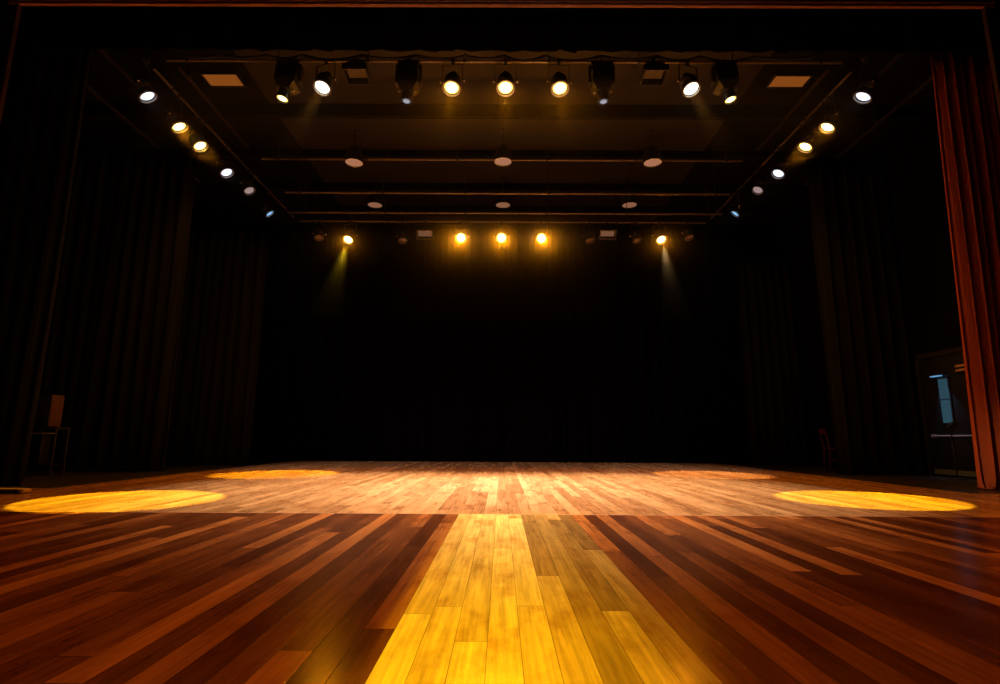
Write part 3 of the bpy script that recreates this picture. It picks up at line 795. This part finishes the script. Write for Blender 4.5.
bmesh.ops.rotate(bm, cent=(0, 0, 0), matrix=Matrix.Rotation(math.radians(55), 3, 'Y'), verts=v); bmesh.ops.translate(bm, vec=(0, 0, hs-0.02), verts=v); link('microphone', bm, M['rubber'], r)

# ------------------------------------------------------------------ light
bpy.context.view_layer.update()
def lp_of(key, Lh=0.20):
    r, hd = FL[key]
    return hd.matrix_world @ Vector((0, 0, -Lh))
YEL = (1.0, 0.56, 0.03)
AMBR = (1.0, 0.48, 0.10)
PWR = 1.0

def strip_mask(o, xl, xr_near, xr_far, y0, y1):
    """masks an added unseen lamp so its light lands as a long strip up the apron"""
    ld = o.data; ld.use_nodes = True; t = ld.node_tree
    em = [n for n in t.nodes if n.type == 'EMISSION'][0]
    mw = o.matrix_world
    R = mw.to_3x3()
    P = mw.translation
    tc = N(t, 'ShaderNodeTexCoord')
    def dot(v):
        n = N(t, 'ShaderNodeVectorMath', operation='DOT_PRODUCT'); L(t, tc.outputs['Normal'], n.inputs[0]); n.inputs[1].default_value = v
        return n.outputs['Value']
    def mth(op, a, b2=None, c=None, clamp=False):
        n = N(t, 'ShaderNodeMath', operation=op, use_clamp=clamp)
        for i, v in enumerate((a, b2, c)):
            if v is None: continue
            if isinstance(v, (int, float)): n.inputs[i].default_value = v
            else: L(t, v, n.inputs[i])
        return n.outputs[0]
    # beam direction in room axes (Normal is given in the lamp's own axes)
    dx_ = dot((R[0][0], R[0][1], R[0][2])); dy_ = dot((R[1][0], R[1][1], R[1][2])); dz_ = dot((R[2][0], R[2][1], R[2][2]))
    k = mth('DIVIDE', -P.z, dz_)
    X = mth('MULTIPLY_ADD', k, dx_, P.x); Y = mth('MULTIPLY_ADD', k, dy_, P.y)
    def ss(v, a, b2, lo=0.0, hi=1.0):
        n = N(t, 'ShaderNodeMapRange', interpolation_type='SMOOTHSTEP'); n.inputs['From Min'].default_value = a; n.inputs['From Max'].default_value = b2
        n.inputs['To Min'].default_value = lo; n.inputs['To Max'].default_value = hi
        L(t, v, n.inputs['Value']); return n.outputs[0]
    m = mth('MULTIPLY', ss(X, xl-0.03, xl+0.03), ss(Y, y1-0.05, y1+0.35, 1, 0))
    m = mth('MULTIPLY', m, ss(Y, 1.15, 1.5))
    slope = (xr_far-xr_near)/(y1-y0)
    Xr = mth('SUBTRACT', X, mth('MULTIPLY_ADD', mth('SUBTRACT', Y, y0), slope, xr_near))
    m = mth('MULTIPLY', m, ss(Xr, -0.06, 0.40, 1, 0))
    L(t, m, em.inputs['Strength'])

# apron strip: unseen lamp added behind the camera, cut to shape
o = spot('strip_fill', (0.4, -6.0, 6.8), (0.1, 3.2, 0), 7600, (1.0, 0.75, 0.008), 50, 0.1, 0.02)
bpy.context.view_layer.update()
strip_mask(o, -0.40, 0.25, 0.56, 1.2, SEAM)
# front can beams, into the haze and softly on to the stage
for k, tx in (('a1', -0.7), ('a2', 0.0), ('a3', 0.7)):
    p = lp_of(k); spot('can_beam', p, p + Vector((tx*0.1, -0.9, -2.4)), 480, (1.0, 0.34, 0.004), 20, 0.6, 0.07)
for k, sg in (('w1', -1), ('w2', 1)):
    p = lp_of(k); spot('can_beam', p, p + Vector((sg*0.5, -0.7, -2.2)), 320, (1.0, 0.40, 0.03), 22, 0.7, 0.07)
# added unseen fill, keeps the apron dimly lit
spot('apron_fill', (0.0, -6.0, 6.8), (0.0, 3.6, 0), 1350, (1.0, 0.37, 0.07), 54, 1.0, 0.1)
# added white fill for mid-stage, set under the dim round ceiling lights
for sg, (px, py) in ((-1, (354, 162.5)), (1, (652.5, 162.5))):
    p = at_z(px, py, 6.24); spot('stage_fill', p, (sg*1.2, 7.72, 0), 5900, (1.0, 0.84, 0.60), 60, 0.8, 0.08)
p = at_z(503, 161.5, 6.24); spot('stage_fill', p, (0, 7.7, 0), 4700, (1.0, 0.98, 0.95), 42, 1.0, 0.08)
# rear trio: amber light towards the front
for k, tx in (('b0', -1.6), ('b1', 0.0), ('b2', 1.6)):
    p = lp_of(k); spot('rear_beam', p, (tx, 4.5, 0), 380, (1.0, 0.30, 0.002), 125, 1.0, 0.05)
for k, tx in (('s0', -4.0), ('s1', 4.0)):
    p = lp_of(k); spot('rear_beam', p, (tx*0.6, 4.5, 0), 300, (1.0, 0.30, 0.002), 125, 1.0, 0.05)
# rear pools
for k, pp in (('s0', (280, 473.6)), ('s1', (710, 474.3))):
    p = lp_of(k); tgt = at_z(*pp, 0); p = p + (tgt-p).normalized()*0.25
    spot('rear_pool', p, tgt, (7500 if k == 's0' else 4300), (1.0, 0.60, 0.02) if k == 's0' else (1.0, 0.58, 0.22), 2*math.degrees(math.atan(1.06/(p-tgt).length)), 0.10, 0.06)
# side pools
for k, pp in (('L1', (126, 499)), ('R1', (866, 498.5))):
    p = lp_of(k); tgt = at_z(*pp, 0); p = p + (tgt-p).normalized()*0.55
    spot('side_pool', p, tgt, 9000, (1.0, 0.74, 0.02), 2*math.degrees(math.atan(0.93/(p-tgt).length)), 0.08, 0.03)
for k, sg in (('L2', 1), ('R2', -1)):
    p = lp_of(k); tg = Vector((sg*-4.0, 10.0, 0)); p = p + (tg-p).normalized()*0.6; spot('side_amber', p, (sg*-4.0, 10.0, 0), 260, AMBR, 50, 1.0, 0.05)
for k, sg in (('L3', 1), ('R3', -1)):
    p = lp_of(k); tg = Vector((-sg*2.5, 12.5, 0)); p = p + (tg-p).normalized()*0.6; spot('side_white', p, (-sg*2.5, 12.5, 0), 620, (1.0, 0.92, 0.95), 70, 1.0, 0.05)
# stray light of the lit amber cans
for k in ('a1', 'a2', 'a3', 'L1', 'L2', 'R1', 'R2'):
    r_, hd_ = FL[k]; p = lp_of(k); q = hd_.matrix_world @ Vector((0, 0, -2))
    spot('can_stray', p, q, 110, (1.0, 0.30, 0.003), 165, 1.0, 0.05)
# blue work lamp by the door
spot('door_lamp', BL, BL + Vector((0.10, -0.1, -1.0)), 22, (0.25, 0.55, 1.0), 70, 1.0, 0.03)
# added out-of-view fills: glow on the red curtain and the arch
spot('front_fill', (-6.5, 1.2, 2.6), (6.7, 7.0, 0.15), 3600, (1.0, 0.66, 0.38), 9.5, 1.0, 0.3)
spot('front_fill', (0.3, -6.0, 6.4), (0.3, 6.5, 7.6), 260, (1.0, 0.6, 0.35), 36, 1.0, 0.3)

# ------------------------------------------------------------------ haze hanging under the lighting pipes
def haze_mat(name, axis, c, amp, lam, amp2=0.0, lam2=0.7, thin=None):
    """thin haze shaped to give the lamps halos: densest along the row, fading outward"""
    m, t = nt_new(name)
    out = N(t, 'ShaderNodeOutputMaterial'); vs = N(t, 'ShaderNodeVolumeScatter'); L(t, vs.outputs[0], out.inputs['Volume'])
    vs.inputs['Anisotropy'].default_value = 0.0
    tc = N(t, 'ShaderNodeTexCoord'); sub = N(t, 'ShaderNodeVectorMath', operation='SUBTRACT'); sub.inputs[1].default_value = c
    L(t, tc.outputs['Object'], sub.inputs[0])
    ml = N(t, 'ShaderNodeVectorMath', operation='MULTIPLY'); ml.inputs[1].default_value = (0, 1, 1) if axis == 'X' else (1, 0, 1)
    L(t, sub.outputs[0], ml.inputs[0])
    ln = N(t, 'ShaderNodeVectorMath', operation='LENGTH'); L(t, ml.outputs[0], ln.inputs[0])
    dv = N(t, 'ShaderNodeMath', operation='DIVIDE'); L(t, ln.outputs['Value'], dv.inputs[0]); dv.inputs[1].default_value = -lam
    ex = N(t, 'ShaderNodeMath', operation='EXPONENT'); L(t, dv.outputs[0], ex.inputs[0])
    mu = N(t, 'ShaderNodeMath', operation='MULTIPLY_ADD'); L(t, ex.outputs[0], mu.inputs[0]); mu.inputs[1].default_value = amp; 
    d2 = N(t, 'ShaderNodeMath', operation='DIVIDE'); L(t, ln.outputs['Value'], d2.inputs[0]); d2.inputs[1].default_value = -lam2
    e2 = N(t, 'ShaderNodeMath', operation='EXPONENT'); L(t, d2.outputs[0], e2.inputs[0])
    m2 = N(t, 'ShaderNodeMath', operation='MULTIPLY'); L(t, e2.outputs[0], m2.inputs[0]); m2.inputs[1].default_value = amp2
    L(t, m2.outputs[0], mu.inputs[2])
    dens = mu.outputs[0]
    if thin:      # thinned towards the ends to weaken the pool beams there
        sx = N(t, 'ShaderNodeSeparateXYZ'); L(t, sub.outputs[0], sx.inputs[0])
        ab = N(t, 'ShaderNodeMath', operation='ABSOLUTE'); L(t, sx.outputs[0], ab.inputs[0])
        mr = N(t, 'ShaderNodeMapRange', interpolation_type='SMOOTHSTEP'); L(t, ab.outputs[0], mr.inputs['Value'])
        mr.inputs['From Min'].default_value = thin[0]; mr.inputs['From Max'].default_value = thin[1]; mr.inputs['To Min'].default_value = 1.0; mr.inputs['To Max'].default_value = thin[2]
        mm = N(t, 'ShaderNodeMath', operation='MULTIPLY'); L(t, dens, mm.inputs[0]); L(t, mr.outputs[0], mm.inputs[1]); dens = mm.outputs[0]
    L(t, dens, vs.inputs['Density'])
    m.cycles.volume_sampling = 'EQUIANGULAR'
    m.cycles.volume_step_rate = 0.6
    return m
def haze(x0, x1, prof, m, label):
    """a slab of haze: outline in (y, z) drawn out from x0 to x1"""
    bm = B()
    a = [bm.verts.new((x0, y, z)) for y, z in prof]; c = [bm.verts.new((x1, y, z)) for y, z in prof]
    bm.faces.new(a); bm.faces.new(c[::-1])
    for k in range(len(prof)):
        k2 = (k+1) % len(prof); bm.faces.new((a[k], c[k], c[k2], a[k2]))
    bmesh.ops.triangulate(bm, faces=[f for f in bm.faces if len(f.verts) > 4])
    o = link('hanging_haze', bm, m, smooth=False); o['kind'] = 'stuff'; set_meta(o, label, 'haze')
    return o
pb = lp_of('b1'); pf = lp_of('a2'); pl_ = lp_of('L1'); pr_ = lp_of('R1')
TOPZ = CZ-0.005
haze(-5.3, 5.35, [(11.4, 3.3), (13.6, 3.3), (13.6, TOPZ), (12.98, TOPZ), (12.98, 6.2), (12.46, 6.2), (12.46, 5.8), (11.4, 5.8)],
     haze_mat('rear_haze', 'X', (0, pb.y, pb.z), 0.95, 0.22, 0.022, 0.8, (1.7, 3.0, 0.15)), 'thin amber-lit haze glowing around the rear lighting pipe')
haze(-5.5, 5.5, [(6.96, 4.4), (7.3, 4.6), (8.02, 5.6), (8.02, TOPZ), (7.4, TOPZ), (7.4, 5.8), (6.96, 5.8)],
     haze_mat('front_haze', 'X', (0, pf.y, pf.z), 0.05, 0.5), 'thin haze showing the beams under the front lighting pipe')
side_prof = [(7.55, 5.88), (14.4, 5.88), (14.4, TOPZ), (7.55, TOPZ)]
haze(-6.24, -5.52, side_prof, haze_mat('side_haze', 'Y', (pl_.x, 0, pl_.z), 0.12, 0.17), 'thin haze glowing around the side spotlights over the cart wing')
haze(5.52, 6.17, side_prof, haze_mat('side_haze', 'Y', (pr_.x, 0, pr_.z), 0.12, 0.17), 'thin haze glowing around the side spotlights over the door wing')

w = bpy.data.worlds.new('world'); S.world = w; w.use_nodes = True
t = w.node_tree; t.nodes.clear()
out = N(t, 'ShaderNodeOutputWorld'); bg = N(t, 'ShaderNodeBackground'); bg.inputs['Color'].default_value = (0, 0, 0, 1); bg.inputs['Strength'].default_value = 0.0
L(t, bg.outputs[0], out.inputs['Surface'])

S.view_settings.view_transform = 'Standard'
try: S.view_settings.look = 'None'
except Exception: pass
S.view_settings.exposure = 0.0; S.view_settings.gamma = 1.0
S.view_settings.use_curve_mapping = False
S.cycles.max_bounces = 6; S.cycles.diffuse_bounces = 3; S.cycles.volume_bounces = 0
S.cycles.sample_clamp_indirect = 4.0
S.cycles.caustics_reflective = False; S.cycles.caustics_refractive = False
